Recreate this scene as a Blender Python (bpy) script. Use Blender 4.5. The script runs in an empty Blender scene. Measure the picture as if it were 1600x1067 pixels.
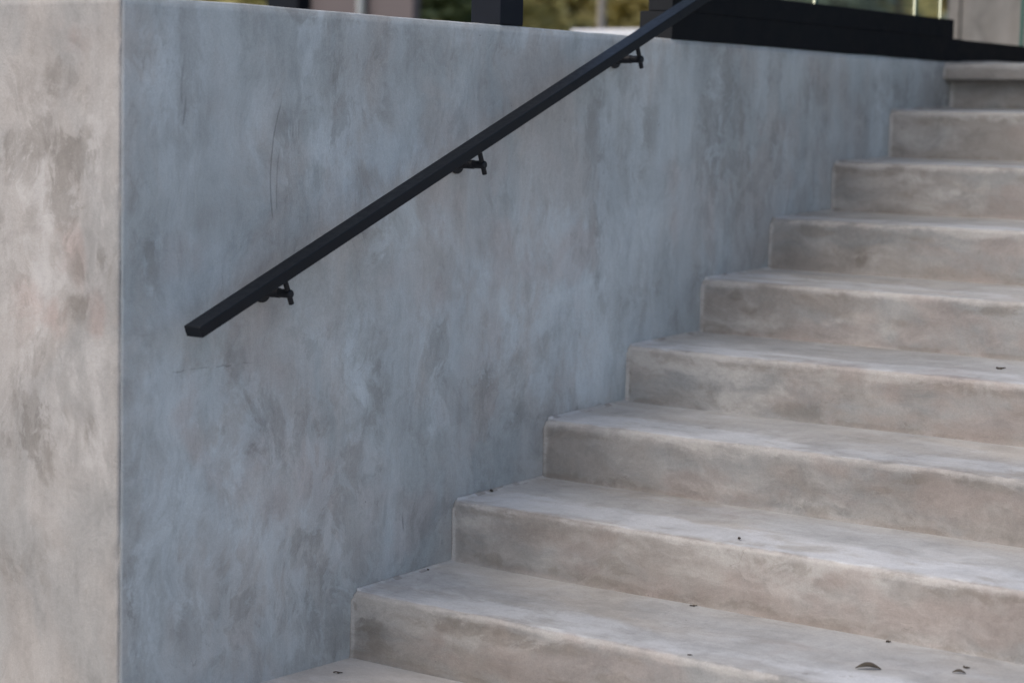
import bpy, bmesh, math, random
import numpy as np
from mathutils import Vector, Matrix

S = bpy.context.scene
C = S.collection
R = math.radians

# ------------------------------------------------------------ camera
CAM = Vector((3.1376, -3.5551, 1.2159))
YAW, PITCH, ROLL = 0.6502, -0.1018, 0.0222
F = Vector((-math.sin(YAW) * math.cos(PITCH), math.cos(YAW) * math.cos(PITCH), math.sin(PITCH)))
RT = Vector((math.cos(YAW), math.sin(YAW), 0))
UP = RT.cross(F)
R2 = math.cos(ROLL) * RT + math.sin(ROLL) * UP
U2 = -math.sin(ROLL) * RT + math.cos(ROLL) * UP
cam = bpy.data.cameras.new('camera')
camo = bpy.data.objects.new('camera', cam)
C.objects.link(camo)
camo.matrix_world = Matrix(((R2.x, U2.x, -F.x, CAM.x), (R2.y, U2.y, -F.y, CAM.y),
                            (R2.z, U2.z, -F.z, CAM.z), (0, 0, 0, 1)))
cam.sensor_width = 36
cam.lens = 75.08
cam.clip_start = 0.05
cam.clip_end = 2000
cam.dof.use_dof = True
cam.dof.focus_distance = 4.75
cam.dof.aperture_fstop = 2.7
S.camera = camo

# ------------------------------------------------------------ sky, sun, exposure
SUN_EL, SUN_AZ = R(50), R(196)          # azimuth measured clockwise from +Y
w = bpy.data.worlds.new('World')
S.world = w
w.use_nodes = True
wn = w.node_tree.nodes
sky = wn.new('ShaderNodeTexSky')
sky.sky_type = 'NISHITA'
sky.sun_disc = False
sky.sun_elevation = SUN_EL
sky.sun_rotation = SUN_AZ
sky.air_density = 1.0
sky.dust_density = 3.0
sky.ozone_density = 1.0
wn['Background'].inputs['Strength'].default_value = 0.15
w.node_tree.links.new(sky.outputs[0], wn['Background'].inputs['Color'])
sun = bpy.data.lights.new('sun', 'SUN')
sun.energy = 0.7
sun.angle = R(55)
sun.color = (1.0, 0.86, 0.74)
suno = bpy.data.objects.new('sun', sun)
C.objects.link(suno)
sd = Vector((math.sin(SUN_AZ) * math.cos(SUN_EL), math.cos(SUN_AZ) * math.cos(SUN_EL), math.sin(SUN_EL)))
suno.rotation_euler = sd.to_track_quat('Z', 'Y').to_euler()
suno.location = sd * 20
S.view_settings.view_transform = 'Standard'
S.view_settings.look = 'None'
S.view_settings.exposure = 0.63
S.view_settings.gamma = 1.0
S.view_settings.use_curve_mapping = False


# ------------------------------------------------------------ node helpers
class NT:
    def __init__(self, name):
        self.m = bpy.data.materials.new(name)
        self.m.use_nodes = True
        self.t = self.m.node_tree
        self.b = self.t.nodes['Principled BSDF']
        self.L = self.t.links.new

    def n(self, typ, **kw):
        nd = self.t.nodes.new(typ)
        for k, v in kw.items():
            setattr(nd, k, v)
        return nd

    def put(self, sock, v):
        if hasattr(v, 'is_output') or isinstance(v, bpy.types.NodeSocket):
            self.L(v, sock)
        else:
            sock.default_value = v

    def math(self, op, a, b=0.0, c=0.0, clamp=False):
        nd = self.n('ShaderNodeMath', operation=op, use_clamp=clamp)
        for i, v in enumerate((a, b, c)):
            self.put(nd.inputs[i], v)
        return nd.outputs[0]

    def vmath(self, op, a, b=(0, 0, 0)):
        nd = self.n('ShaderNodeVectorMath', operation=op)
        self.put(nd.inputs[0], a)
        self.put(nd.inputs[1], b)
        return nd.outputs[0]

    def mapping(self, v, scale=(1, 1, 1), rot=(0, 0, 0), loc=(0, 0, 0)):
        nd = self.n('ShaderNodeMapping')
        self.L(v, nd.inputs[0])
        nd.inputs[1].default_value = loc
        nd.inputs[2].default_value = rot
        nd.inputs[3].default_value = scale
        return nd.outputs[0]

    def noise(self, v, scale=5, detail=4, rough=.5, dist=0.0, color=False):
        nd = self.n('ShaderNodeTexNoise')
        self.L(v, nd.inputs['Vector'])
        nd.inputs['Scale'].default_value = scale
        nd.inputs['Detail'].default_value = detail
        nd.inputs['Roughness'].default_value = rough
        nd.inputs['Distortion'].default_value = dist
        return nd.outputs['Color' if color else 'Fac']

    def ramp(self, v, lo, hi, a=0.0, b=1.0, smooth=True):
        nd = self.n('ShaderNodeMapRange')
        nd.interpolation_type = 'SMOOTHSTEP' if smooth else 'LINEAR'
        nd.clamp = True if not smooth else nd.clamp
        self.put(nd.inputs[0], v)
        for i, x in zip((1, 2, 3, 4), (lo, hi, a, b)):
            nd.inputs[i].default_value = x
        return nd.outputs[0]

    def mix(self, fac, a, b, blend='MIX'):
        nd = self.n('ShaderNodeMix', data_type='RGBA', blend_type=blend)
        self.put(nd.inputs[0], fac)
        for i, v in ((6, a), (7, b)):
            if isinstance(v, tuple) and len(v) == 3:
                v = (*v, 1)
            self.put(nd.inputs[i], v)
        return nd.outputs[2]

    def bump(self, h, strength, dist, normal=None):
        nd = self.n('ShaderNodeBump')
        nd.inputs['Strength'].default_value = strength
        nd.inputs['Distance'].default_value = dist
        self.L(h, nd.inputs['Height'])
        if normal is not None:
            self.L(normal, nd.inputs['Normal'])
        return nd.outputs[0]


def concrete(name, mode, cool, warm, pale, dark, pink, marks=False, DK1=.56, DK2=.13, LAP=.17, tread=None):
    """Hand-trowelled cement plaster: clouded tone, washes, streaks, trowel marks, pits."""
    t = NT(name)
    co = t.n('ShaderNodeTexCoord').outputs['Object']
    if mode == 'step':
        oi = t.n('ShaderNodeObjectInfo').outputs['Random']
        off = t.n('ShaderNodeCombineXYZ')
        t.L(t.math('MULTIPLY', oi, 31.0), off.inputs[0])
        t.L(t.math('MULTIPLY', oi, 17.0), off.inputs[1])
        co2 = t.vmath('ADD', co, off.outputs[0])
        st1, st2, st3 = (0.5, 1.4, 2.0), (1.3, 5.5, 9.0), (3.0, 3.5, 4.5)
        st4, st5, rot4 = (2.2, 8, 9), (16, 3, 1.2), (R(-3), 0, R(4))
        rot = (0, 0, R(8))
    else:
        co2 = co
        st1, st2, st3 = (1.5, 1.5, 0.8), (5.5, 5.5, 0.7), (7, 7, 2.6)
        st4, st5, rot4 = (8, 8, 3.0), (26, 26, 1.1), (R(17), R(10), 0)
        rot = (R(32), R(20), 0)
    wcol = t.noise(co2, 3.2, 3, .55, color=True)
    wv = t.vmath('SCALE', t.vmath('SUBTRACT', wcol, (.5, .5, .5)))
    wv.node.inputs['Scale'].default_value = 0.16
    cw = t.vmath('ADD', co2, wv)
    att = t.n('ShaderNodeVertexColor')
    att.layer_name = 'marks'
    sep = t.n('ShaderNodeSeparateColor')
    t.L(att.outputs[0], sep.inputs[0])
    aD, aK, aP = sep.outputs[0], sep.outputs[1], sep.outputs[2]      # dark, pink, pale
    tear = t.noise(t.mapping(cw, (1, 1, .7) if mode != 'step' else (.5, 1, 1)), 15.0, 8, .72, .4)
    aD = t.math('MULTIPLY', aD, t.ramp(tear, .40, .60, .25, 1.2))
    aP = t.math('MULTIPLY', aP, t.ramp(tear, .38, .62, 1.2, .45))
    n1 = t.noise(t.mapping(cw, st1), 2.1, 5, .55, .6)
    n2 = t.noise(t.mapping(cw, st2), 2.0, 4, .6, .3)
    n3 = t.noise(t.mapping(cw, st3, rot), 2.4, 6, .66, .35)
    n4 = t.noise(cw, 9.0, 6, .68, .3)
    n5 = t.noise(co2, 85.0, 4, .7)
    n6 = t.noise(cw, 4.1, 6, .64, .6)
    n7 = t.noise(t.mapping(cw, st4, rot4), 3.0, 5, .62, .15)        # brush and float strokes
    n9 = t.noise(t.mapping(cw, (1, 1, .6) if mode != 'step' else (.6, 1, 1)), 8.0, 8, .7, .5)
    n8 = t.noise(t.mapping(co2, st5), 3.0, 3, .6, .2)              # run-off streaks
    col = t.mix(t.ramp(n1, .42, .58), cool, warm)
    if tread:                                   # treads paler than the risers: skylight on them put into the colour
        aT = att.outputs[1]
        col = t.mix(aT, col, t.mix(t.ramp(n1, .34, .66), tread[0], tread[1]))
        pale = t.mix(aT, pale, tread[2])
    # milky washes, streaked; also the painted nose highlight
    pm = t.math('ADD', t.math('MULTIPLY', aP, .52), t.math('ADD', t.math('MULTIPLY', n2, .45), t.math('ADD', t.math('MULTIPLY', n4, .25), t.math('MULTIPLY', n7, .3))))
    pm = t.math('ADD', pm, t.math('MULTIPLY', t.math('SUBTRACT', n9, .5), .30 if mode == 'wall' else .12))
    pm1 = t.ramp(pm, .48, .74)
    pmx = t.ramp(t.math('ADD', t.math('MULTIPLY', aP, .5), n3), .58, .74)
    col = t.mix(t.math('MULTIPLY', pm1, .75 if mode == 'wall' else .62), col, pale)
    col = t.mix(t.math('MULTIPLY', pmx, .30), col, pale)
    # rosy wash
    km = t.ramp(t.math('ADD', t.math('MULTIPLY', aK, .6), n6), .60, .92)
    col = t.mix(t.math('MULTIPLY', km, .6 if mode == 'wall' else .5), col, pink)
    # damp, darker blotches and painted-in shade, with crisp trowelled borders
    dm = t.math('ADD', t.math('MULTIPLY', aD, .46), t.math('ADD', t.math('MULTIPLY', n3, .35), t.math('ADD', t.math('MULTIPLY', n4, .40), t.math('MULTIPLY', n7, .25))))
    d1 = t.ramp(dm, .50, .76)
    d2 = t.ramp(t.math('ADD', dm, t.math('MULTIPLY', t.math('SUBTRACT', n9, .5), .35 if mode == 'wall' else .15)), .615, .66)
    col = t.mix(t.math('MULTIPLY', d1, DK1), col, dark)
    col = t.mix(t.math('MULTIPLY', d2, DK2), col, dark)
    # soft overall mottling + grain
    mot = t.ramp(t.math('ADD', t.math('ADD', t.math('MULTIPLY', n3, .35), t.math('MULTIPLY', n4, .30)),
                        t.math('ADD', t.math('MULTIPLY', n7, .13), t.math('MULTIPLY', n8, .05))), .33, .51, .84, 1.15, False)
    col = t.mix(1.0, col, t.n('ShaderNodeCombineColor').outputs[0], 'MULTIPLY')
    cc = col.node.inputs[7].links[0].from_node
    for i in range(3):
        t.L(t.math('MULTIPLY', mot, t.ramp(n5, .3, .7, .94, 1.06, False)), cc.inputs[i])
    # thin laps of plaster left by the trowel: crisp-edged, barely different in tone
    lap1 = t.noise(t.mapping(cw, (1, 1, .7) if mode != 'step' else (.5, 1, 1), (R(20), 0, R(10))), 9.0, 8, .68, .35)
    lap2 = t.noise(t.mapping(cw, (1.2, 1.2, .65) if mode != 'step' else (.45, 1.1, 1.1), (R(-15), R(30), 0)), 6.0, 9, .70, .5)
    l1 = t.ramp(lap1, .515, .545)
    l2 = t.ramp(lap2, .56, .585)
    l3 = t.ramp(lap2, .40, .43, 1, 0)
    calm = t.ramp(t.noise(co2, 2.6 if mode != 'step' else 3.4, 3, .5, .5), .40, .62, .25, 1.25)
    col = t.mix(t.math('MULTIPLY', t.math('MULTIPLY', l1, LAP), calm), col, pale)
    col = t.mix(t.math('MULTIPLY', t.math('MULTIPLY', l2, LAP * 1.2), calm), col, dark)
    col = t.mix(t.math('MULTIPLY', t.math('MULTIPLY', l3, LAP), calm), col, warm)
    if mode == 'wall':                          # broad pale run-down washes
        wash = t.noise(t.mapping(co2, (3.6, 3.6, .35)), 1.6, 5, .6, .25)
        col = t.mix(t.math('MULTIPLY', t.ramp(wash, .50, .68), .42), col, pale)
    fine = t.noise(co2, 330.0, 2, .6)
    gr_ = t.ramp(fine, .25, .75, .90, 1.10, False)
    gcol = t.n('ShaderNodeCombineColor')
    for i in range(3):
        t.L(gr_, gcol.inputs[i])
    col = t.mix(1.0, col, gcol.outputs[0], 'MULTIPLY')
    cloud = t.noise(t.mapping(cw, (1, 1, .75) if mode != 'step' else (.5, 1, 1)), 2.3, 3, .5, .4)
    cl_ = t.ramp(cloud, .36, .64, .88, 1.10, False)
    ccol = t.n('ShaderNodeCombineColor')
    for i, g in enumerate((1.0, 1.0, 1.0)):
        t.L(cl_, ccol.inputs[i])
    col = t.mix(1.0, col, ccol.outputs[0], 'MULTIPLY')
    # hairline trowel scratches = thin contour lines of a noise, broken up
    sc = t.noise(t.mapping(cw, (3.2, 3.2, 1.1) if mode != 'step' else (1, 3.0, 3.0), rot), 3.0, 3, .45, 2.0)
    line = t.ramp(t.math('ABSOLUTE', t.math('SUBTRACT', sc, .5)), .0, .0042, 1, 0)
    gate = t.ramp(t.noise(co2, 6.5, 3, .5), .56, .66)
    hair = t.math('MULTIPLY', line, gate)
    col = t.mix(t.math('MULTIPLY', hair, .5), col, dark)
    # pits
    vo = t.n('ShaderNodeTexVoronoi')
    t.L(co2, vo.inputs['Vector'])
    vo.inputs['Scale'].default_value = 24
    pit = t.math('MULTIPLY', t.ramp(vo.outputs['Distance'], .03, .07, 1, 0), t.ramp(t.noise(co2, 14, 2), .60, .66))
    col = t.mix(t.math('MULTIPLY', pit, .6), col, (.09, .085, .08))
    h_extra = t.math('MULTIPLY', hair, -1.0)
    if marks:
        s = t.n('ShaderNodeSeparateXYZ')
        t.L(co, s.inputs[0])
        y, z = s.outputs[1], s.outputs[2]
        jit = t.math('MULTIPLY', t.math('SUBTRACT', t.noise(co, 22, 3), .5), .012)
        # long curved scratch and a faint second one; origin of the wall mesh is at y=-0.705

        def arc(y0, z0, a, zl, zh, wd, amt):
            dz = t.math('SUBTRACT', z, z0)
            yc = t.math('ADD', t.math('MULTIPLY', t.math('MULTIPLY', dz, dz), a), y0)
            d = t.math('ABSOLUTE', t.math('SUBTRACT', t.math('ADD', y, t.math('MULTIPLY', jit, .25)), yc))
            ln = t.ramp(d, wd * .3, wd, 1, 0)
            win = t.math('MULTIPLY', t.ramp(z, zl, zl + .012), t.ramp(z, zh - .03, zh, 1, 0))
            return t.math('MULTIPLY', t.math('MULTIPLY', ln, win), amt)
        m1 = arc(.705 - .281, 1.09, 1.18, 1.0, 1.262, .0030, .48)
        m2 = arc(.705 - .262, 1.06, .9, 1.02, 1.16, .0028, .3)
        m1 = t.math('MAXIMUM', m1, arc(.705 - .540, 1.27, 2.5, 1.235, 1.33, .0040, .28))
        m1 = t.math('MAXIMUM', m1, arc(.705 - .528, 1.25, -3.0, 1.19, 1.27, .0034, .28))
        for q in range(5):
            m1 = t.math('MAXIMUM', m1, arc(.705 - .232 + .009 * q, 1.19, .8, 1.17 + .006 * (q % 2), 1.215 + .005 * (q % 3), .0018, .35))
        m1 = t.math('MAXIMUM', m1, arc(.705 + .17, .31, 3.0, .27, .33, .003, .5))
        # crack
        zc = t.math('ADD', t.math('MULTIPLY', jit, 1.5), .703)
        d = t.math('ABSOLUTE', t.math('SUBTRACT', z, zc))
        m3 = t.math('MULTIPLY', t.ramp(d, .0006, .0024, 1, 0),
                    t.math('MULTIPLY', t.ramp(y, .137, .16), t.ramp(y, .34, .39, 1, 0)))
        m3 = t.math('MULTIPLY', m3, t.ramp(t.noise(co, 17, 1), .38, .5))
        m = t.math('MAXIMUM', m1, t.math('MAXIMUM', m2, t.math('MULTIPLY', m3, .4)))
        col = t.mix(t.math('MULTIPLY', m, .85), col, (.10, .095, .09))
        h_extra = t.math('SUBTRACT', h_extra, m)
    t.L(col, t.b.inputs['Base Color'])
    t.L(t.ramp(n4, .3, .7, .78, .95, False), t.b.inputs['Roughness'])
    t.b.inputs['Specular IOR Level'].default_value = .2
    hh = t.math('ADD', t.math('MULTIPLY', n3, .9), t.math('MULTIPLY', n4, .7))
    nb = t.bump(hh, .30, .012)
    nb = t.bump(t.math('ADD', t.math('MULTIPLY', n5, .5), t.math('MULTIPLY', h_extra, 1.2)), .30, .0016, nb)
    t.L(nb, t.b.inputs['Normal'])
    return t.m


def simple(name, col, rough=.5, metal=0.0, var=.15, nscale=20, bump=0.0, spec=.5, stretch=(1, 1, 1)):
    t = NT(name)
    co = t.n('ShaderNodeTexCoord').outputs['Object']
    n = t.noise(t.mapping(co, stretch), nscale, 5, .6, .4)
    a = tuple(c * (1 - var) for c in col)
    b = tuple(min(1, c * (1 + var)) for c in col)
    t.L(t.mix(t.ramp(n, .3, .7, 0, 1, False), a, b), t.b.inputs['Base Color'])
    t.L(t.ramp(n, .3, .7, rough * .85, min(1, rough * 1.15), False), t.b.inputs['Roughness'])
    t.b.inputs['Metallic'].default_value = metal
    t.b.inputs['Specular IOR Level'].default_value = spec
    if bump:
        t.L(t.bump(n, bump, .004), t.b.inputs['Normal'])
    return t.m


M_WALL = concrete('wall_plaster', 'wall', (.392, .414, .408), (.422, .411, .390), (.495, .53, .535),
                  (.262, .258, .242), (.425, .388, .366), marks=True, LAP=.23)
M_CORNER = concrete('corner_plaster', 'wall', (.282, .278, .266), (.305, .288, .268), (.38, .368, .352),
                    (.155, .142, .126), (.330, .268, .242))
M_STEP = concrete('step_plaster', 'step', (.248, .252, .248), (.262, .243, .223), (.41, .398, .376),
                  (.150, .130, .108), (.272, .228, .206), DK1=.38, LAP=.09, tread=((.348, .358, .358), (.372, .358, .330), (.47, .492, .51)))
M_GROUND = concrete('paving_concrete', 'step', (.39, .40, .40), (.41, .395, .37), (.48, .50, .515),
                    (.19, .17, .15), (.33, .27, .25))
M_BUILD = concrete('building_concrete', 'wall', (.16, .157, .153), (.20, .19, .18), (.26, .255, .25),
                   (.10, .095, .088), (.24, .205, .19))
M_RAIL = simple('rail_paint', (.0050, .0065, .0095), .50, 0.0, .25, 60, .02, .22)
M_BRKT = simple('bracket_paint', (.007, .008, .011), .5, 0.0, .3, 60, .05, .3)
M_BEAM = simple('beam_paint', (.0035, .0045, .0065), .55, 0.0, .3, 14, .02, .12)
M_POST = simple('post_paint', (.006, .008, .013), .5, 0.0, .15, 10, 0, .14)
M_ENDLIT = simple('lit_end_paint', (.011, .012, .014), .5, 0.0, .15, 10, 0, .15)  # beam colour lightened to carry the reflection on its end
M_SOFFIT = simple('roof_boards', (.06, .05, .045), .8)


# ------------------------------------------------------------ object helpers
def obj(name, mesh, mats, parent=None, loc=(0, 0, 0)):
    o = bpy.data.objects.new(name, mesh)
    C.objects.link(o)
    for m in (mats if isinstance(mats, (list, tuple)) else [mats]):
        if mesh.materials.find(m.name) < 0:
            mesh.materials.append(m)
    o.location = loc
    if parent:
        o.parent = parent
    return o


def thing(name, label, cat, loc=(0, 0, 0), group=None):
    o = bpy.data.objects.new(name, None)
    o.empty_display_size = .05
    C.objects.link(o)
    o.location = loc
    return tag(o, label, cat, group)


def tag(o, label, cat, group=None):
    o['label'] = label
    o['category'] = cat
    if group:
        o['group'] = group
    return o


def struct(o):
    o['kind'] = 'structure'
    return o


def bm_mesh(name, bm, smooth=False):
    me = bpy.data.meshes.new(name)
    bmesh.ops.recalc_face_normals(bm, faces=bm.faces)
    bm.to_mesh(me)
    bm.free()
    for p in me.polygons:
        p.use_smooth = smooth
    return me


def add_box(bm, lo, hi, bevel=0.0, seg=2):
    r = bmesh.ops.create_cube(bm, size=1)
    vs = r['verts']
    lo, hi = Vector(lo), Vector(hi)
    for v in vs:
        v.co = Vector(((lo[i] + hi[i]) / 2 + v.co[i] * (hi[i] - lo[i])) for i in range(3))
    if bevel:
        es = list({e for v in vs for e in v.link_edges})
        bmesh.ops.bevel(bm, geom=es, offset=bevel, segments=seg, affect='EDGES', profile=.5)


def add_cyl(bm, a, b, r, seg=20, bevel=0.0, r2=None):
    a, b = Vector(a), Vector(b)
    d = b - a
    res = bmesh.ops.create_cone(bm, cap_ends=True, segments=seg, radius1=r, radius2=r if r2 is None else r2, depth=d.length)
    mt = Matrix.Translation((a + b) / 2) @ d.to_track_quat('Z', 'Y').to_matrix().to_4x4()
    bmesh.ops.transform(bm, matrix=mt, verts=res['verts'])
    if bevel:
        vs = set(res['verts'])
        es = [e for e in bm.edges if e.verts[0] in vs and e.verts[1] in vs and
              any(len(f.verts) > 4 for f in e.link_faces)]
        bmesh.ops.bevel(bm, geom=es, offset=bevel, segments=2, affect='EDGES', profile=.5)


def box_obj(name, lo, hi, mat, parent=None, bevel=0.002, loc=(0, 0, 0)):
    bm = bmesh.new()
    add_box(bm, lo, hi, bevel)
    return obj(name, bm_mesh(name, bm), mat, parent, loc)


# ------------------------------------------------------------ numpy value noise
def vnoise(u, v, seed):
    def h(i, j):
        n = (i.astype(np.int64) * 374761393 + j.astype(np.int64) * 668265263 + seed * 1442695041) & 0xffffffff
        n = ((n ^ (n >> 13)) * 1274126177) & 0xffffffff
        return ((n ^ (n >> 16)) & 0xffff) / 65535.0
    i, j = np.floor(u), np.floor(v)
    fu, fv = u - i, v - j
    fu, fv = fu * fu * (3 - 2 * fu), fv * fv * (3 - 2 * fv)
    a, b, c, d = h(i, j), h(i + 1, j), h(i, j + 1), h(i + 1, j + 1)
    return (a * (1 - fu) + b * fu) * (1 - fv) + (c * (1 - fu) + d * fu) * fv


def fbm(u, v, seed, octv=4):
    s, a, t = 0, 1.0, 0
    for k in range(octv):
        s = s + a * vnoise(u * 2 ** k + 7.3 * k, v * 2 ** k - 3.1 * k, seed + k)
        t += a
        a *= .5
    return s / t - .5


def blobs(u, v, lst, seed, su=1.0, sv=1.0):
    """soft-edged stains and shade patches: every one is torn by its own noise so no outline stays round"""
    f1, f2 = fbm(u * 7 * su, v * 7 * sv, seed, 5), fbm(u * 7 * su, v * 7 * sv, seed + 50, 5)
    f3 = fbm(u * 24 * su, v * 11 * sv, seed + 70, 4)
    out = np.zeros_like(u)
    for (cu, cv, ru, rv, a) in lst:
        du = (u - cu) / max(ru, .012) + f1 * 3.4
        dv = (v - cv) / max(rv, .012) + f2 * 3.4
        out = np.maximum(out, a * np.exp(-(du * du + dv * dv) * .55) * np.clip(.9 + f3 * 1.9, 0, 1.4))
    return out


def grid_mesh(name, P, marks=None, caps=True, smooth=True, flat_last=False):
    """P: (nu, nv, 3). v closes into a loop when caps is True (a swept solid with end caps)."""
    nu, nv = P.shape[:2]
    idx = np.arange(nu * nv).reshape(nu, nv)
    faces = []
    a = idx[:-1, :-1].ravel(); b = idx[1:, :-1].ravel(); c = idx[1:, 1:].ravel(); d = idx[:-1, 1:].ravel()
    faces = np.stack([a, b, c, d], 1).tolist()
    if caps:
        faces += [[int(idx[i, -1]), int(idx[i + 1, -1]), int(idx[i + 1, 0]), int(idx[i, 0])] for i in range(nu - 1)]
        faces.append([int(x) for x in idx[0, :]])
        faces.append([int(x) for x in idx[-1, ::-1]])
    me = bpy.data.meshes.new(name)
    me.from_pydata(P.reshape(-1, 3).tolist(), [], faces)
    if marks is not None:
        ca = me.color_attributes.new('marks', 'FLOAT_COLOR', 'POINT')
        col = np.ones((nu * nv, 4), np.float32)
        for k in range(len(marks)):
            col[:, k] = marks[k].reshape(-1)
        ca.data.foreach_set('color', col.ravel())
    me.update()
    bm = bmesh.new()
    bm.from_mesh(me)
    bmesh.ops.recalc_face_normals(bm, faces=bm.faces)
    bm.to_mesh(me)
    bm.free()
    for p in me.polygons:
        p.use_smooth = smooth and len(p.vertices) == 4
    if flat_last:                                # a sharp turn after the last ring
        for i, p in enumerate(me.polygons):
            if max(p.vertices) >= (nu - 1) * nv:
                p.use_smooth = False
    return me


# ------------------------------------------------------------ dimensions (metres)
H, D, SL = .160, .3575, .0144        # rise, going, fall of each tread towards its nose
TOPZ = 1.447                         # top of the side wall
Y0 = -.705                           # front corner of the side wall
WID = 3.0                            # width of the stairs
NS = 9

# ------------------------------------------------------------ ground and terrace
gr = bmesh.new()
for (x0, y0, x1, y1) in ((-400, -400, 400, Y0 + .2), (-.1, Y0 + .2, 400, 400)):
    vs = [gr.verts.new((x, y, .0085)) for x, y in ((x0, y0), (x1, y0), (x1, y1), (x0, y1))]
    gr.faces.new(vs)
struct(obj('ground', bm_mesh('ground', gr), M_GROUND))
M_GRASS = simple('terrace_turf', (.07, .085, .03), .95, 0, .4, 3, .3)
tb = bmesh.new()
add_box(tb, (-300, Y0 + .32, -.5), (-.302, 400, 1.36))
struct(obj('terrace', bm_mesh('terrace', tb), M_GRASS))

# ------------------------------------------------------------ side wall (carries the handrail)
WALL_PALE = [(-0.507, 0.868, 0.091, 0.046, 1), (-0.546, 1.23, 0.044, 0.153, 0.6), (-0.159, 1.373, 0.028, 0.095, 0.9), (0.126, 1.156, 0.136, 0.058, 0.6), (0.301, 0.65, 0.06, 0.137, 0.7), (0.93, 1.16, 0.026, 0.245, 0.9), (-0.45, 0.667, 0.113, 0.053, 0.8), (0.782, 0.726, 0.169, 0.114, 0.6), (0.984, 0.614, 0.119, 0.084, 0.5), (-0.609, 0.421, 0.039, 0.21, 0.7), (1.115, 0.968, 0.122, 0.101, 0.4), (0.32, 0.799, 0.146, 0.06, 0.5), (-0.429, 0.437, 0.114, 0.122, 0.7), (0.13, 0.998, 0.137, 0.043, 0.6), (1.478, 1.25, 0.027, 0.193, 0.6), (0.946, 1.436, 0.235, 0.04, 0.5), (0.521, 0.648, 0.064, 0.078, 0.7), (-0.249, 1.155, 0.12, 0.081, 0.3), (2.409, 1.265, 0.051, 0.099, 0.5), (0.348, 1.439, 0.221, 0.029, 0.5), (0.006, 0.686, 0.035, 0.115, 0.5), (0.722, 0.858, 0.082, 0.096, 0.5)]
WALL_DARK = [(-0.534, 1.294, 0.025, 0.076, 0.9), (-0.194, 1.445, 0.121, 0.019, 0.5), (-0.587, 0.956, 0.061, 0.064, 0.6), (0.108, 0.547, 0.079, 0.074, 1), (0.511, 0.571, 0.156, 0.094, 0.7), (-0.09, 0.208, 0.241, 0.131, 0.7), (0.642, 0.512, 0.08, 0.145, 0.7), (1.291, 1.127, 0.364, 0.086, 0.4), (1.582, 1.199, 0.246, 0.143, 0.6), (2.661, 1.351, 0.228, 0.061, 0.9), (-0.528, 0.183, 0.029, 0.027, 1), (-0.347, 0.591, 0.097, 0.068, 0.6), (0.022, 0.929, 0.247, 0.064, 0.4), (-0.414, 0.711, 0.075, 0.033, 0.5), (0.014, 0.338, 0.179, 0.117, 0.6), (0.147, 0.35, 0.092, 0.105, 0.5), (1.157, 0.738, 0.093, 0.069, 0.5), (1.391, 0.778, 0.066, 0.088, 0.6), (-0.055, 0.072, 0.098, 0.073, 0.8), (-0.665, 1.19, 0.017, 0.201, 0.5), (-0.669, 0.299, 0.021, 0.209, 0.6), (-0.399, 1.036, 0.056, 0.04, 0.4), (0.099, 1.356, 0.18, 0.085, 0.5), (-0.219, 0.537, 0.102, 0.056, 0.5), (0.196, 1.069, 0.046, 0.029, 0.5), (0.814, 1.255, 0.112, 0.096, 0.4), (2.121, 1.318, 0.241, 0.095, 0.5), (-0.21, 1.209, 0.032, 0.024, 0.5), (0.335, 0.311, 0.049, 0.108, 0.4)]
WALL_DARK += [(-.10, .12, .42, .16, .42), (.30, .30, .22, .12, .35)]  # broad darkening near the wall base: occlusion shade put into the colour
WALL_PINK = [(-0.531, 0.608, 0.063, 0.079, 0.8), (-0.26, 0.638, 0.121, 0.069, 0.7), (-0.504, 0.54, 0.055, 0.053, 0.7), (0.693, 0.906, 0.164, 0.064, 0.7), (1.428, 0.987, 0.272, 0.088, 0.6), (0.36, 1.038, 0.224, 0.09, 0.5), (-0.359, 0.794, 0.096, 0.054, 0.6), (0.179, 0.865, 0.139, 0.044, 0.6), (0.498, 0.588, 0.129, 0.094, 0.6), (-0.197, 0.45, 0.166, 0.099, 0.6), (1.861, 1.256, 0.226, 0.111, 0.5), (-0.084, 0.946, 0.127, 0.042, 0.5), (0.655, 1.206, 0.216, 0.094, 0.4), (-0.561, 0.961, 0.053, 0.064, 0.7), (0.105, 0.237, 0.233, 0.135, 0.5)]
CORNER_PALE = [(-0.237, 1.057, 0.043, 0.064, 0.9), (-0.15, 0.894, 0.047, 0.051, 0.7), (-0.159, 0.674, 0.076, 0.078, 0.6), (-0.237, 0.889, 0.039, 0.078, 0.6), (-0.065, 1.025, 0.037, 0.152, 0.5), (-0.121, 0.626, 0.057, 0.078, 0.6), (-0.16, 1.015, 0.023, 0.026, 1), (-0.317, 0.712, 0.04, 0.053, 0.5), (-0.064, 0.683, 0.026, 0.115, 0.5)]
CORNER_DARK = [(-0.296, 1.132, 0.069, 0.052, 1), (-0.16, 1.079, 0.047, 0.077, 0.9), (-0.103, 1.156, 0.047, 0.025, 0.7), (-0.217, 1.198, 0.027, 0.026, 0.7), (-0.34, 0.948, 0.036, 0.039, 1), (-0.065, 0.924, 0.11, 0.032, 0.7), (-0.277, 0.557, 0.069, 0.066, 0.9), (-0.218, 0.603, 0.049, 0.026, 0.9), (-0.169, 1.136, 0.085, 0.038, 0.7), (-0.149, 0.503, 0.012, 0.01, 1), (-0.093, 0.834, 0.047, 0.032, 0.5), (-0.198, 1.338, 0.132, 0.076, 0.4), (-0.327, 0.817, 0.028, 0.053, 0.7), (-0.083, 0.591, 0.011, 0.028, 0.7), (-0.276, 1.389, 0.116, 0.064, 0.3), (-0.298, 0.301, 0.119, 0.081, 0.3)]
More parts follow.
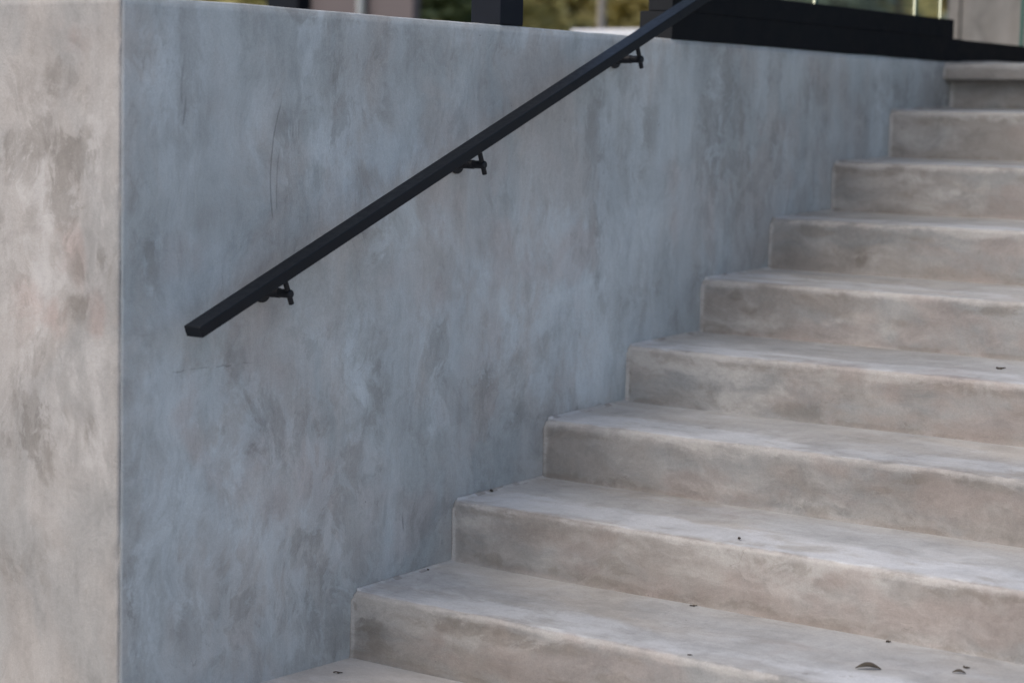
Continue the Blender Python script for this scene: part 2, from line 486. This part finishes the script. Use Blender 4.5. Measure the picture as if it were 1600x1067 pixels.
CORNER_PINK = [(-0.16, 0.97, 0.042, 0.051, 1), (-0.188, 0.801, 0.039, 0.065, 0.8), (-0.198, 0.826, 0.115, 0.117, 0.4), (-0.065, 0.848, 0.022, 0.076, 0.5), (-0.179, 1.313, 0.149, 0.101, 0.4)]


def wall_profile(thick):
    """(outward, z) profile of the wall: face up, rounded arris, top, back."""
    r = .007
    zs = list(np.arange(-.06, TOPZ - r, .012)) + [TOPZ - r]
    pr = [(0, z) for z in zs]
    pr += [(-r + r * math.cos(a), TOPZ - r + r * math.sin(a)) for a in np.linspace(.3, math.pi / 2, 5)]
    pr += [(-thick * k / 6, TOPZ) for k in range(1, 7)]
    pr += [(-thick, -.06)]
    return np.array(pr)


def relief(u, v, seed, amp=.0022):
    return (fbm(u * 2.2, v * 2.2, seed, 3) * 2.2 + fbm(u * 14, v * 9, seed + 9, 3) * .55) * amp


pr = wall_profile(.30)
rc = .006
path = []                             # (x, y, nx, ny) plan path of the face
for yy in [rc - .0010] + list(np.arange(.015, 3.75, .012)) + [4.5, 6, 9]:
    path.append((0, float(yy), 1, 0))
path = np.array(path)
nu, nv = len(path), len(pr)
P = np.zeros((nu, nv, 3))
Uc = np.repeat(path[:, 1:2] + Y0, nv, 1)
Zc = np.repeat(pr[None, :, 1], nu, 0)
dsp = relief(Uc, Zc, 3)
face = (pr[None, :, 0] > -.02).astype(float)
P[..., 0] = np.where(pr[None, :, 0] > -.02, path[:, 0:1] + pr[None, :, 0] * np.maximum(path[:, 2:3], 0) + dsp * path[:, 2:3], pr[None, :, 0])
P[..., 1] = path[:, 1:2] - pr[None, :, 0] * path[:, 3:4] * 0 + (pr[None, :, 0] * path[:, 3:4] * (pr[None, :, 0] > -.02)) + dsp * path[:, 3:4] * face
P[..., 1] = np.where(pr[None, :, 0] <= -.0069, np.maximum(P[..., 1], .302), P[..., 1])   # the corner wall owns the corner
P[..., 2] = Zc + np.where(Zc > TOPZ - .02, fbm(Uc * 5, Uc * 0, 77, 4) * .004, 0)
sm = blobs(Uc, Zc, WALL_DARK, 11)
# grime specks and a broken darker band along the joint between wall and steps
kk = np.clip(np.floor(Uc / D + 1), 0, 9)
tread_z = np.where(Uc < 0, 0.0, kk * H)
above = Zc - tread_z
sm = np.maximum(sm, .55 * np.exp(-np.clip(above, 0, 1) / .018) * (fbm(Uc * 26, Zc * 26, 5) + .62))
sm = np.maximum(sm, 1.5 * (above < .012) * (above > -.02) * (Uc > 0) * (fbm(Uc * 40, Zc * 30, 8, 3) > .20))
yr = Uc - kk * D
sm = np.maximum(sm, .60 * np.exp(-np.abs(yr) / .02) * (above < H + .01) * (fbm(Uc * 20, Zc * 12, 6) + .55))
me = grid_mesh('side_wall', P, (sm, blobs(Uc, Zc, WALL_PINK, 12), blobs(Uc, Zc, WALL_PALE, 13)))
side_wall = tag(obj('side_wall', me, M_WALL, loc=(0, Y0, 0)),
                'bluish grey trowelled plaster wall beside the steps, carrying the black handrail', 'wall')

# ------------------------------------------------------------ corner wall, facing the street
cp = [(x, 0.0, 0, -1) for x in [-6, -3, -1.2] + list(np.arange(-.6, -.012, .012))]
for an in np.linspace(-math.pi / 2, 0, 7):
    cp.append((-rc + rc * math.cos(an), rc + rc * math.sin(an), math.cos(an), math.sin(an)))
cp.append((-.02, rc + .0020, 0, 0))            # returns into the side wall, out of sight
cp = np.array(cp)
P = np.zeros((len(cp), nv, 3))
Uc = np.repeat(cp[:, 0:1], nv, 1)
Zc = np.repeat(pr[None, :, 1], len(cp), 0)
vis = pr[None, :, 0] > -.02
# the relief runs into the side wall's own at the arris; the arris itself is nicked and wavers
fade = np.clip((-.006 - Uc) / .05, 0, 1)
seam = relief(np.full_like(Zc, Y0), Zc, 3)
dsp = relief(Uc + 5, Zc, 4) * fade + seam * (1 - fade)
onarc = np.exp(-((Uc + .0025) / .006) ** 2) * (cp[:, 0:1] > -.02)
nick = np.clip(fbm(Zc * 38, Zc * 0 + 3, 61, 4) - .12, 0, 1) * .022 + (fbm(Zc * 9, Zc * 0, 62, 4)) * .0022
dsp = dsp - nick * onarc * (cp[:, 2:3] < .99)
ins = -pr[None, :, 0]
P[..., 0] = np.where(vis, cp[:, 0:1] + (dsp - ins) * cp[:, 2:3], cp[:, 0:1])
P[..., 1] = np.where(vis, cp[:, 1:2] + (dsp - ins) * cp[:, 3:4], np.maximum(ins, cp[:, 1:2]))
P[..., 0] = np.where(vis, P[..., 0], np.minimum(P[..., 0], -.02))
P[..., 2] = Zc
me = grid_mesh('corner_wall', P, (blobs(Uc, Zc, CORNER_DARK, 21), blobs(Uc, Zc, CORNER_PINK, 22), blobs(Uc, Zc, CORNER_PALE, 23)), flat_last=True)
tag(obj('corner_wall', me, M_CORNER, loc=(0, Y0, 0)),
    'pale beige plaster wall end at the left, stained brown and facing forward', 'wall')

# ------------------------------------------------------------ staircase: nine plastered steps
stairs = thing('concrete_staircase', 'flight of plastered concrete steps rising beside the bluish wall', 'staircase', (0, 0, 0))
rng = random.Random(4)
xg = np.concatenate([np.array([0, .002, .004, .006, .008, .011, .015, .02]), np.arange(.03, 1.9, .010), np.arange(1.9, WID, .08), [WID]])
for k in range(1, NS + 1):
    last = k == NS
    r = .0120
    deep = D + .03 if not last else 6.0
    base = -H + SL - .004
    over = .055 if last else 0.0
    if k == NS - 1:
        deep += .04
    prf = []                                  # (y, z, kind) kind: 0 tread 1 nose 2 riser 3 hidden
    ys = np.linspace(min(deep, .45), r, 26)
    if last:
        prf.append((deep, .02, 0))
    for y in ys:
        prf.append((y, SL * (y - 0) / D if y < D + .05 else SL * 1.1, 0))
    z_r = SL * r / D
    for a in np.linspace(0, math.pi / 2, 9)[1:]:
        prf.append((r - r * math.sin(a), z_r - r + r * math.cos(a), 1))
    if last:
        for z in np.linspace(z_r - r, -.050, 5)[1:]:
            prf.append((0, z, 2))
        prf.append((.003, -.053, 2))
        for y in (.012, over - .004):
            prf.append((y, -.053, 3))
        for z in np.linspace(-.056, base, 10):
            prf.append((over, z, 2))
    else:
        for z in np.linspace(z_r - r, base + .010, 16)[1:]:
            prf.append((0, z, 2))
        prf.append((-.0015, base + .005, 2))
        prf.append((-.004, base, 2))
    prf.append((over - (0.004 if not last else 0), base - .03, 3))
    prf.append((deep, base - .03, 3))
    prf = np.array(prf)
    nv = len(prf)
    nu = len(xg)
    X = np.repeat(xg[:, None], nv, 1)
    Yp = np.repeat(prf[None, :, 0], nu, 0)
    Zp = np.repeat(prf[None, :, 1], nu, 0)
    K = np.repeat(prf[None, :, 2], nu, 0)
    arc = np.cumsum(np.r_[0, np.hypot(np.diff(prf[:, 0]), np.diff(prf[:, 1]))])
    A = np.repeat(arc[None], nu, 0)
    a_n = arc[prf[:, 2] == 1].mean()
    # relief of tread and riser, a wavering worn nose
    dn = fbm(X * 5, A * 6, 100 + k, 3) * .0040 + fbm(X * 26, A * 20, 140 + k, 3) * .0012
    wob = fbm(X * 2.6, X * 0 + k, 200 + k, 4) * .0050
    wear = np.exp(-((A - a_n) / .013) ** 2) * (fbm(X * 34, A * 30, 230 + k, 3) * .0030 + fbm(X * 9, X * 0, 260 + k, 3) * .004
                                               - np.clip(fbm(X * 45, A * 45, 245 + k, 4) - .16, 0, 1) * .020)
    up = (K <= 1).astype(float)
    fr = ((K == 1) | (K == 2)).astype(float)
    P = np.zeros((nu, nv, 3))
    P[..., 0] = X
    hid = (K < 3)
    P[..., 1] = Yp - (dn + wob * .7 + wear) * fr * hid
    P[..., 2] = Zp + (dn * .5 + wob * .45 + wear * .7) * up * hid
    # small plaster fillet where the step meets the wall
    fil = np.exp(-X / .0045) * .007
    P[..., 1] -= fil * (K == 2)
    P[..., 2] += fil * .8 * (K == 0)
    P[..., 0] += 0.0
    # marks
    dk, pk, pl = [], [], []
    a_r0 = a_n + r
    if k < NS:
        for q in range(7):                                 # brown drift under the nose
            dk.append((rng.uniform(.0, 1.6), a_r0 + rng.uniform(.000, .018), rng.uniform(.08, .22), .012, rng.uniform(.2, .6)))
        for q in range(6):                                 # stains low on the riser
            dk.append((rng.uniform(.1, 1.7), a_r0 + rng.uniform(.105, .142), rng.uniform(.1, .3), .009, rng.uniform(.2, .6)))
        for q in range(3):
            dk.append((rng.uniform(.0, 1.6), a_r0 + rng.uniform(.04, .10), rng.uniform(.03, .08), .014, rng.uniform(.3, .7)))
        for q in range(8):
            pk.append((rng.uniform(.3, 1.8), a_r0 + rng.uniform(.01, .13), rng.uniform(.10, .3), .05, rng.uniform(.4, .9)))
        for q in range(4):
            pl.append((rng.uniform(.0, 1.6), a_r0 + rng.uniform(.03, .12), rng.uniform(.05, .16), .03, rng.uniform(.2, .5)))
        for q in range(11):                                # milky streaks on the tread, mostly near the nose
            pl.append((rng.uniform(.0, 1.7), a_n - abs(rng.gauss(.03, .07)) - .012, rng.uniform(.12, .34), rng.uniform(.015, .04), rng.uniform(.6, 1)))
        for q in range(3):
            pk.append((rng.uniform(.2, 1.7), a_n - rng.uniform(.05, .3), rng.uniform(.1, .3), .05, rng.uniform(.2, .4)))
    if k == 1:
        dk += [(.05, a_r0 + .09, .05, .05, 1), (.02, a_r0 + .05, .03, .05, .7), (.35, a_r0 + .012, .14, .012, 1)]
    if k == 6:
        dk += [(.30, a_r0 + .075, .018, .014, 1.3)]
    if k == 5:
        dk += [(.105, a_r0 + .02, .02, .012, 1.3), (.12, a_r0 + .062, .03, .009, 1)]
    if k == 2:
        dk += [(.55, a_r0 + .12, .25, .010, .9)]
    m0 = blobs(X, A, dk, 300 + k, .5, 2.2)
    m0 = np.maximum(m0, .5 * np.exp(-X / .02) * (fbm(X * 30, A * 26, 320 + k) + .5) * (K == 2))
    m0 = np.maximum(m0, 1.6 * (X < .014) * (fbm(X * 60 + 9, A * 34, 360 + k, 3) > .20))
    m1 = blobs(X, A, pk, 340 + k, .5, 1.5)
    m2 = blobs(X, A, pl, 380 + k, .4, 2.2)
    m2 = np.maximum(m2, .75 * np.exp(-((A - a_n - .003) / .010) ** 2) * np.clip(.75 + fbm(X * 16, A * 40, 400 + k, 4) * 2.4, 0, 1.3))  # pale band along the nose: edge highlight painted into the colour
    m2 = np.maximum(m2, .9 * np.exp(-(X / .007) ** 2) * (K == 2))
    # thin brown line of dirt along the foot of the riser, broken up
    foot = arc[-3]
    m0 = np.maximum(m0, .75 * np.exp(-((A - foot + .008) / .010) ** 2) * np.clip(.55 + fbm(X * 4, X * 0 + k, 430 + k, 4) * 2.2, 0, 1) * (K == 2))
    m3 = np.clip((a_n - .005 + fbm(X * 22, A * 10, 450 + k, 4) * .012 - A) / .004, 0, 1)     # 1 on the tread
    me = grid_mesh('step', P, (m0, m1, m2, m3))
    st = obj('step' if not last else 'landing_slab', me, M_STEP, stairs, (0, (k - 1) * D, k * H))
    if last:
        st['label'] = 'top landing slab whose edge juts out over the riser'

# ------------------------------------------------------------ handrail with three wall brackets
a0, a1 = Vector((.080, -.5465, .795)), Vector((.080, 1.75, 0))
sl = (1.3955 - .804) / (.861 + .556)
dr = Vector((0, 1, sl)).normalized()
pn = Vector((0, -sl, 1)).normalized()
RW, RH = .046, .024
rail = thing('handrail', 'long black rectangular steel handrail sloping up the bluish wall', 'handrail', (.08, -.556, .800))
O = Vector((.08, -.556, .800))
bm = bmesh.new()
L = 2.35
add_box(bm, (-RW / 2, -.027, -RH / 2), (RW / 2, L, RH / 2), .0022)
mt = Matrix(((1, 0, 0, 0), (0, dr.y, pn.y, 0), (0, dr.z, pn.z, 0), (0, 0, 0, 1)))
bmesh.ops.transform(bm, matrix=mt, verts=bm.verts)
obj('rail', bm_mesh('rail', bm), M_RAIL, rail)
first = None
for i, (by, bz) in enumerate(((-.307, .852), (.338, 1.1185), (.974, 1.3835))):
    loc = Vector((0, by, bz)) - O
    loc.x = -.08
    if first is None:
        e = bmesh.new()                                   # arm: tube, inner sleeve and rounded end
        add_cyl(e, (.004, 0, 0), (.055, 0, 0), .0105, 20, .001)
        add_cyl(e, (.050, 0, 0), (.088, 0, 0), .0092, 20, .003)
        arm = obj('arm', bm_mesh('arm', e, True), M_BRKT, rail, loc)
        e = bmesh.new()                                   # round wall plate
        add_cyl(e, (.001, 0, 0), (.008, 0, 0), .0235, 28, .002)
        pl_ = obj('wall_plate', bm_mesh('wall_plate', e), M_BRKT, arm)
        e = bmesh.new()                                   # pin through the arm end, up into the rail
        add_cyl(e, pn * -.024 + Vector((.080, 0, 0)), pn * .052 + Vector((.080, 0, 0)), .0058, 16, .0012)
        pin = obj('pin', bm_mesh('pin', e, True), M_BRKT, arm)
        scs = []
        for sgn in (-1, 1):
            e = bmesh.new()
            add_cyl(e, (.0075, .014 * sgn, .006), (.0105, .014 * sgn, .006), .0035, 12, .0008)
            scs.append(obj('screw', bm_mesh('screw', e), M_BRKT, arm))
        first = (arm, [pl_, pin] + scs)
    else:
        arm = first[0].copy()
        C.objects.link(arm)
        arm.parent = rail
        arm.location = loc
        for ch in first[1]:
            c = ch.copy()
            C.objects.link(c)
            c.parent = arm

# ------------------------------------------------------------ steel on the wall top
beam = thing('balustrade_base', 'black stepped steel beam on the wall top holding glass panels', 'beam', (0, 1.243, TOPZ))
BZ = TOPZ + .0005


def bo(name, lo, hi, mat, bevel=.0015):
    o = Vector((0, 1.243, TOPZ))
    return box_obj(name, Vector(lo) - o, Vector(hi) - o, mat, beam, bevel)


bo('lower_beam', (-.105, 1.243, BZ), (.003, 2.977, 1.5215), M_BEAM)
bo('lower_beam', (-.105, 2.979, BZ), (-.002, 7.5, 1.5205), M_BEAM)
bo('upper_channel', (-.078, 1.243, 1.5218), (.002, 2.915, 1.5825), M_BEAM)
bo('lit_end_face', (-.103, 1.2395, BZ + .001), (.001, 1.2428, 1.5205), M_ENDLIT, .0008)  # lighter covers on the beam end: its reflection painted as colour
bo('lit_end_face', (-.076, 1.2395, 1.5222), (0, 1.2428, 1.581), M_ENDLIT, .0008)

# glass
t = NT('clear_glass')
t.b.inputs['Base Color'].default_value = (.86, .94, .90, 1)
t.b.inputs['Transmission Weight'].default_value = 1
t.b.inputs['Roughness'].default_value = .02
t.b.inputs['IOR'].default_value = 1.45
M_GLASS = t.m
t = NT('glass_edge')
t.b.inputs['Base Color'].default_value = (.05, .12, .10, 1)
t.b.inputs['Roughness'].default_value = .55
t.b.inputs['Specular IOR Level'].default_value = .15
M_GEDGE = t.m


def glass_panel(y0, y1, z0, label):
    g = thing('glass_panel', label, 'glass panel', (-.036, y0, z0), 'glass balustrade panels on the beam')
    bm = bmesh.new()
    add_box(bm, (-.006, .004, -.02), (.006, y1 - y0 - .004, 1.0))
    obj('pane', bm_mesh('pane', bm), M_GLASS, g)
    for e0 in (0, y1 - y0 - .0038):
        bm = bmesh.new()
        add_box(bm, (-.006, e0, -.02), (.006, e0 + .0038, 1.0))
        obj('polished_edge', bm_mesh('polished_edge', bm), M_GEDGE, g)


glass_panel(1.30, 2.055, 1.5830, 'clear glass panel on the black beam, nearest the handrail top')
glass_panel(2.066, 2.700, 1.5830, 'middle clear glass panel in front of dark green foliage')
glass_panel(2.711, 2.882, 1.5830, 'narrow glass strip at the stepped end of the black beam')
glass_panel(3.525, 4.8, 1.5225, 'glass panel at the far right edge before the grey concrete wall')

# steel post on the wall
post = tag(box_obj('steel_post', (-.09, 0, 0), (0, .091, 2.95), M_POST, None, .003, (-.001, .498, TOPZ + .001)),
           'dark slate square steel post standing on the wall top', 'post')

# unseen flat canopy and its post, added to shade the upper steps
cn = thing('canopy', 'dark flat canopy added out of view to shade the upper steps', 'canopy', (0, 0, 4.4))
box_obj('shade_slab', (-.12, .45, 0), (3.4, 6.3, .22), M_SOFFIT, cn, .01)
box_obj('post', (3.2, .5, -4.4), (3.29, .59, -.001), M_POST, cn, .003)

# ------------------------------------------------------------ building behind the glass
bld = thing('concrete_building', 'weathered grey concrete building wall behind the glass panels', 'building', (-1.53, 6.0, 1.36))
box_obj('wall_panel', (0, 0, 0), (.062, .25, 3.4), M_BUILD, bld, .004)
box_obj('wall_panel', (.070, .006, 0), (1.9, .25, 3.4), M_BUILD, bld, .004)
box_obj('wall_panel', (1.908, 0, 0), (4.7, .25, 3.4), M_BUILD, bld, .004)
box_obj('wall_panel', (0, .26, 0), (.25, 6, 3.4), M_BUILD, bld, .004)

# low pale wall and mauve garden building beyond the terrace
M_PALE = simple('pale_render', (.62, .64, .68), .8, 0, .06, 6, .05)
M_MAUVE = simple('mauve_render', (.125, .105, .108), .85, 0, .1, 3, .05)
tag(box_obj('garden_wall', (-2.36, 0, 0), (0, .2, .385), M_PALE, None, .01, (-1.60, 6.25, 1.36)),
    'low pale blurred wall showing just over the bluish wall top', 'wall')
gb = thing('garden_building', 'mauve rendered wall with a pale downpipe, blurred beyond the wall top', 'building', (-7.0, 7.4, 1.36))
box_obj('wall', (0, 0, 0), (.92, .08, 2.7), M_MAUVE, gb, .01)
box_obj('roof', (-.15, -.2, 2.701), (1.05, .28, 2.8), M_SOFFIT, gb, .01)
bm = bmesh.new()
add_cyl(bm, (.50, -.045, 0), (.50, -.045, 2.69), .03, 16)
obj('downpipe', bm_mesh('downpipe', bm, True), M_PALE, gb)
tag(box_obj('garden_post', (-.30, 0, 0), (0, .3, 2.6), M_POST, None, .005, (-7.03, 7.3, 1.36)),
    'dark slate blurred post left of the mauve wall', 'post')


# ------------------------------------------------------------ trees and shrubs beyond the terrace
def leaf_mat(name, a, b):
    t = NT(name)
    co = t.n('ShaderNodeTexCoord').outputs['Object']
    geo = t.n('ShaderNodeNewGeometry').outputs['Random Per Island']
    n = t.noise(co, 1.6, 3)
    f = t.math('ADD', t.math('MULTIPLY', geo, .5), t.math('MULTIPLY', t.ramp(n, .35, .65), .5))
    t.L(t.mix(f, a, b), t.b.inputs['Base Color'])
    t.b.inputs['Roughness'].default_value = .6
    tr_ = t.n('ShaderNodeBsdfTranslucent')
    t.L(t.b.inputs['Base Color'].links[0].from_socket, tr_.inputs[0])
    mx = t.n('ShaderNodeMixShader')
    mx.inputs[0].default_value = .45
    t.L(t.b.outputs[0], mx.inputs[1])
    t.L(tr_.outputs[0], mx.inputs[2])
    t.L(mx.outputs[0], t.t.nodes['Material Output'].inputs['Surface'])
    return t.m


M_LF = {'olive': leaf_mat('olive_leaves', (.40, .37, .15), (.66, .58, .27)),
        'dark': leaf_mat('dark_leaves', (.16, .20, .11), (.32, .37, .19)),
        'yellow': leaf_mat('yellow_leaves', (.46, .40, .16), (.72, .64, .30)),
        'grey': leaf_mat('grey_green_leaves', (.22, .26, .20), (.42, .47, .36))}
M_BARK = simple('pale_bark', (.36, .33, .30), .9, 0, .25, 12, .4, .3, (1, 1, .25))
M_BARKD = simple('dark_bark', (.07, .055, .045), .9, 0, .3, 12, .4, .3, (1, 1, .25))


def limb(bm, pts, r0, r1, seg=8):
    rings = []
    for i, p in enumerate(pts):
        p = Vector(p)
        d = (Vector(pts[min(i + 1, len(pts) - 1)]) - Vector(pts[max(i - 1, 0)])).normalized()
        q = d.to_track_quat('Z', 'Y')
        rr = r0 + (r1 - r0) * i / (len(pts) - 1)
        rings.append([bm.verts.new(p + q @ Vector((rr * math.cos(2 * math.pi * s / seg), rr * math.sin(2 * math.pi * s / seg), 0))) for s in range(seg)])
    for a, b in zip(rings, rings[1:]):
        for s in range(seg):
            bm.faces.new((a[s], a[(s + 1) % seg], b[(s + 1) % seg], b[s]))


def tree(x, y, kind, label, h0, rad, hh, n, seed, bark=None, name='garden_tree', trunk_r=.05, lean=(0, 0), group=None, cat='tree', leaf=.085):
    rg = random.Random(seed)
    t = thing(name, label, cat, (x, y, 1.36), group)
    bm = bmesh.new()
    top = Vector((lean[0], lean[1], h0 + hh * .5))
    pts = [top * (i / 6) + Vector((rg.gauss(0, .03), rg.gauss(0, .03), 0)) * (i > 0) for i in range(7)]
    pts[0] = Vector((0, 0, -.05))
    limb(bm, pts, trunk_r, trunk_r * .5)
    cl = []
    for i in range(9):
        a = rg.uniform(0, 6.283)
        rr = rad * rg.uniform(.3, .85)
        c = Vector((lean[0] + rr * math.cos(a), lean[1] + rr * math.sin(a), h0 + hh * rg.uniform(.1, .95)))
        s = pts[rg.randint(2, 5)]
        m = (s + c) / 2 + Vector((0, 0, .12))
        limb(bm, [s, m, c], trunk_r * .45, trunk_r * .12, 6)
        cl.append((c, rad * rg.uniform(.35, .6)))
    obj('trunk', bm_mesh('trunk', bm, True), bark or M_BARKD, t)
    vs, fs = [], []
    for i in range(int(n * 1.7)):
        c, cr = cl[rg.randrange(len(cl))]
        d = Vector((rg.gauss(0, 1), rg.gauss(0, 1), rg.gauss(0, .8))) * cr * .55
        p = c + d
        p.z = max(p.z, .02)
        s = leaf * rg.uniform(.6, 1.4)
        q = Vector((rg.gauss(0, 1), rg.gauss(0, 1), rg.gauss(0, 1) + .6)).to_track_quat('Z', 'Y')
        b = len(vs)
        for (u, v) in ((-s, 0), (0, -s * .42), (s, 0), (0, s * .42)):
            vs.append(p + q @ Vector((u, v, abs(u) * .15)))
        fs.append((b, b + 1, b + 2, b + 3))
    me = bpy.data.meshes.new('crown')
    me.from_pydata([tuple(v) for v in vs], [], fs)
    obj('crown', me, M_LF[kind], t)
    return t


def at(px, dist):
    """ground point at a horizontal bearing (photo column) and distance from the viewpoint"""
    f = 3336.7
    d = F * f + R2 * (px - 800) + U2 * 450
    h = Vector((d.x, d.y)).normalized()
    return CAM.x + h.x * dist, CAM.y + h.y * dist


tr = [
    (655, 19, 'dark', 'dark green shrub beside the mauve wall, blurred beyond the wall top', .1, .55, 2.0, 1800),
    (715, 21, 'olive', 'olive green bush between the mauve wall and the slate post', .1, .9, 2.4, 2600),
    (775, 24, 'olive', 'olive bush hidden mostly behind the slate post', .1, 1.1, 2.4, 2600),
    (860, 23, 'yellow', 'yellowish bush just right of the slate post', .1, .9, 2.6, 2800),
    (925, 25, 'olive', 'olive bush behind the pale slender trunk', .1, 1.1, 2.8, 3000),
    (1000, 23, 'yellow', 'yellow green bush left of the black beam end', .1, .9, 2.6, 2800),
    (1090, 24, 'olive', 'olive bush behind the black beam', .1, 1.1, 2.8, 2800),
    (1200, 22, 'grey', 'grey green bush behind the nearest glass panel', .1, 1.0, 2.8, 2800),
    (1320, 24, 'yellow', 'yellow green bush seen through the middle of the glass', .1, .8, 2.8, 2400),
    (1400, 21, 'grey', 'dark grey green bush seen through glass beside the concrete building', .1, 1.0, 2.8, 3000),
    (1480, 23, 'dark', 'dark bush seen through glass, next to the concrete building', .1, .8, 2.8, 2400),
    (560, 23, 'dark', 'dark bush behind the mauve wall', .1, 1.1, 2.8, 2400),
    (425, 18, 'olive', 'brownish olive bush at the left end of the wall top', .1, .8, 2.4, 2400),
]
for i, (px, ds, kd, lb, h0, rad, hh, n) in enumerate(tr):
    x, y = at(px, ds)
    tree(x, y, kd, lb, h0, rad, hh, n, 50 + i, name='garden_shrub', cat='shrub', trunk_r=.035, group='shrubs beyond the wall')
x, y = at(938, 17)
tree(x, y, 'olive', 'slender pale trunked tree beyond the low pale wall', 2.6, 1.2, 1.8, 2200, 7, M_BARK, trunk_r=.042, lean=(.10, 0))

# far belt of trees (reads as one mass)
rg = random.Random(99)
vs, fs = [], []
for i in range(26000):
    px = rg.uniform(-900, 2300)
    x, y = at(px, rg.uniform(36, 50))
    z = 1.3 + 9 * rg.random() ** 1.1 * (.75 + .25 * math.sin(px * .011) * math.cos(px * .004))
    s = rg.uniform(.18, .4)
    q = Vector((rg.gauss(0, 1), rg.gauss(0, 1), rg.gauss(0, 1) + .4)).to_track_quat('Z', 'Y')
    b = len(vs)
    for (u, v) in ((-s, 0), (0, -s * .5), (s, 0), (0, s * .5)):
        vs.append(tuple(Vector((x, y, z)) + q @ Vector((u, v, 0))))
    fs.append((b, b + 1, b + 2, b + 3))
me = bpy.data.meshes.new('far_woodland')
me.from_pydata(vs, [], fs)
wd = obj('far_woodland', me, M_LF['yellow'])
wd['kind'] = 'stuff'
wd['label'] = 'distant olive green belt of trees'

# ------------------------------------------------------------ fallen leaves and bits of litter
M_DRY = simple('dry_leaf', (.055, .045, .032), .8, 0, .4, 60, .3)
M_DRY2 = simple('dry_twig', (.045, .035, .025), .8, 0, .4, 60, .3)


def tread_z(k, y):
    return k * H + SL * (y - (k - 1) * D) / D


def curled_leaf(name, length, width, curl, lift):
    """thin folded, arching leaf with a thickness"""
    n, m = 14, 5
    bm = bmesh.new()
    rows = []
    for i in range(n + 1):
        t = i / n
        hw = width / 2 * math.sin(math.pi * min(max(t, .02), .98)) ** .8
        row = []
        for j in range(m + 1):
            s = (j / m - .5) * 2
            row.append(bm.verts.new(((t - .5) * length, s * hw * .75 + curl * .25 * math.sin(math.pi * t),
                                     lift * math.sin(math.pi * t) + hw * .75 * s * s + .0012)))
        rows.append(row)
    for a, b in zip(rows, rows[1:]):
        for j in range(m):
            bm.faces.new((a[j], a[j + 1], b[j + 1], b[j]))
    me = bm_mesh(name, bm, True)
    return me


def leaf_obj(x, y, k, rot, length, width, lift, label, cat='dry leaf', name='dry_leaf'):
    o = obj(name, curled_leaf(name, length, width, .004, lift), M_DRY, None, (x, y, tread_z(k, y) + .002))
    md = o.modifiers.new('thickness', 'SOLIDIFY')
    md.thickness = .0008
    o.rotation_euler = (R(18), 0, rot)
    tag(o, label, cat)
    return o


def twig_obj(x, y, k, rot, length, r, label, seed):
    rg = random.Random(seed)
    bm = bmesh.new()
    pts = [Vector(((i / 5 - .5) * length, rg.gauss(0, length * .05), r + abs(rg.gauss(0, r * .4)))) for i in range(6)]
    limb(bm, pts, r, r * .55, 7)
    add_box(bm, (-length * .1, -r * 1.6, .0002), (length * .16, r * 1.4, r * 2), r * .5, 1)
    o = obj('twig', bm_mesh('twig', bm, True), M_DRY2, None, (x, y, tread_z(k, y) + .001))
    o.rotation_euler = (0, 0, rot)
    return tag(o, label, 'twig', 'crumbs of twig on the steps')


VX = math.atan2(.607, .794)
leaf_obj(1.221, .142, 1, VX + R(-6), .050, .016, .0045, 'dark curled dry leaf arching on the lowest step tread')
leaf_obj(1.376, .222, 1, VX + R(-14), .026, .009, .0025, 'small crumpled leaf on the lowest tread, nearest its right end')
twig_obj(1.372, .264, 1, VX + R(-28), .013, .0020, 'short dark twig just behind the small crumpled leaf', 1)
twig_obj(1.162, .340, 1, VX + R(8), .010, .0021, 'tiny dark crumb at the foot of the second riser', 2)
twig_obj(.686, .345, 1, VX + R(2), .017, .0015, 'thin brown twig lying against the foot of the second riser', 3)
twig_obj(.888, .016, 1, VX, .010, .0012, 'tiny twig on the front edge of the lowest step', 4)
twig_obj(.075, -.131, 0, VX + R(4), .020, .0017, 'tiny dark twig on the paving before the first riser', 5)
twig_obj(.965, 1.262, 4, VX + R(-4), .022, .0024, 'dark twig on the fourth tread near the right edge of the photo', 6)
twig_obj(.757, .411, 2, VX, .006, .0028, 'dark speck of litter on the second tread near its nose', 7)
twig_obj(.010, .490, 2, VX, .007, .0028, 'dark speck against the wall on the second tread', 8)
twig_obj(.012, .250, 1, VX + R(60), .006, .0018, 'tiny speck against the wall on the lowest tread', 9)
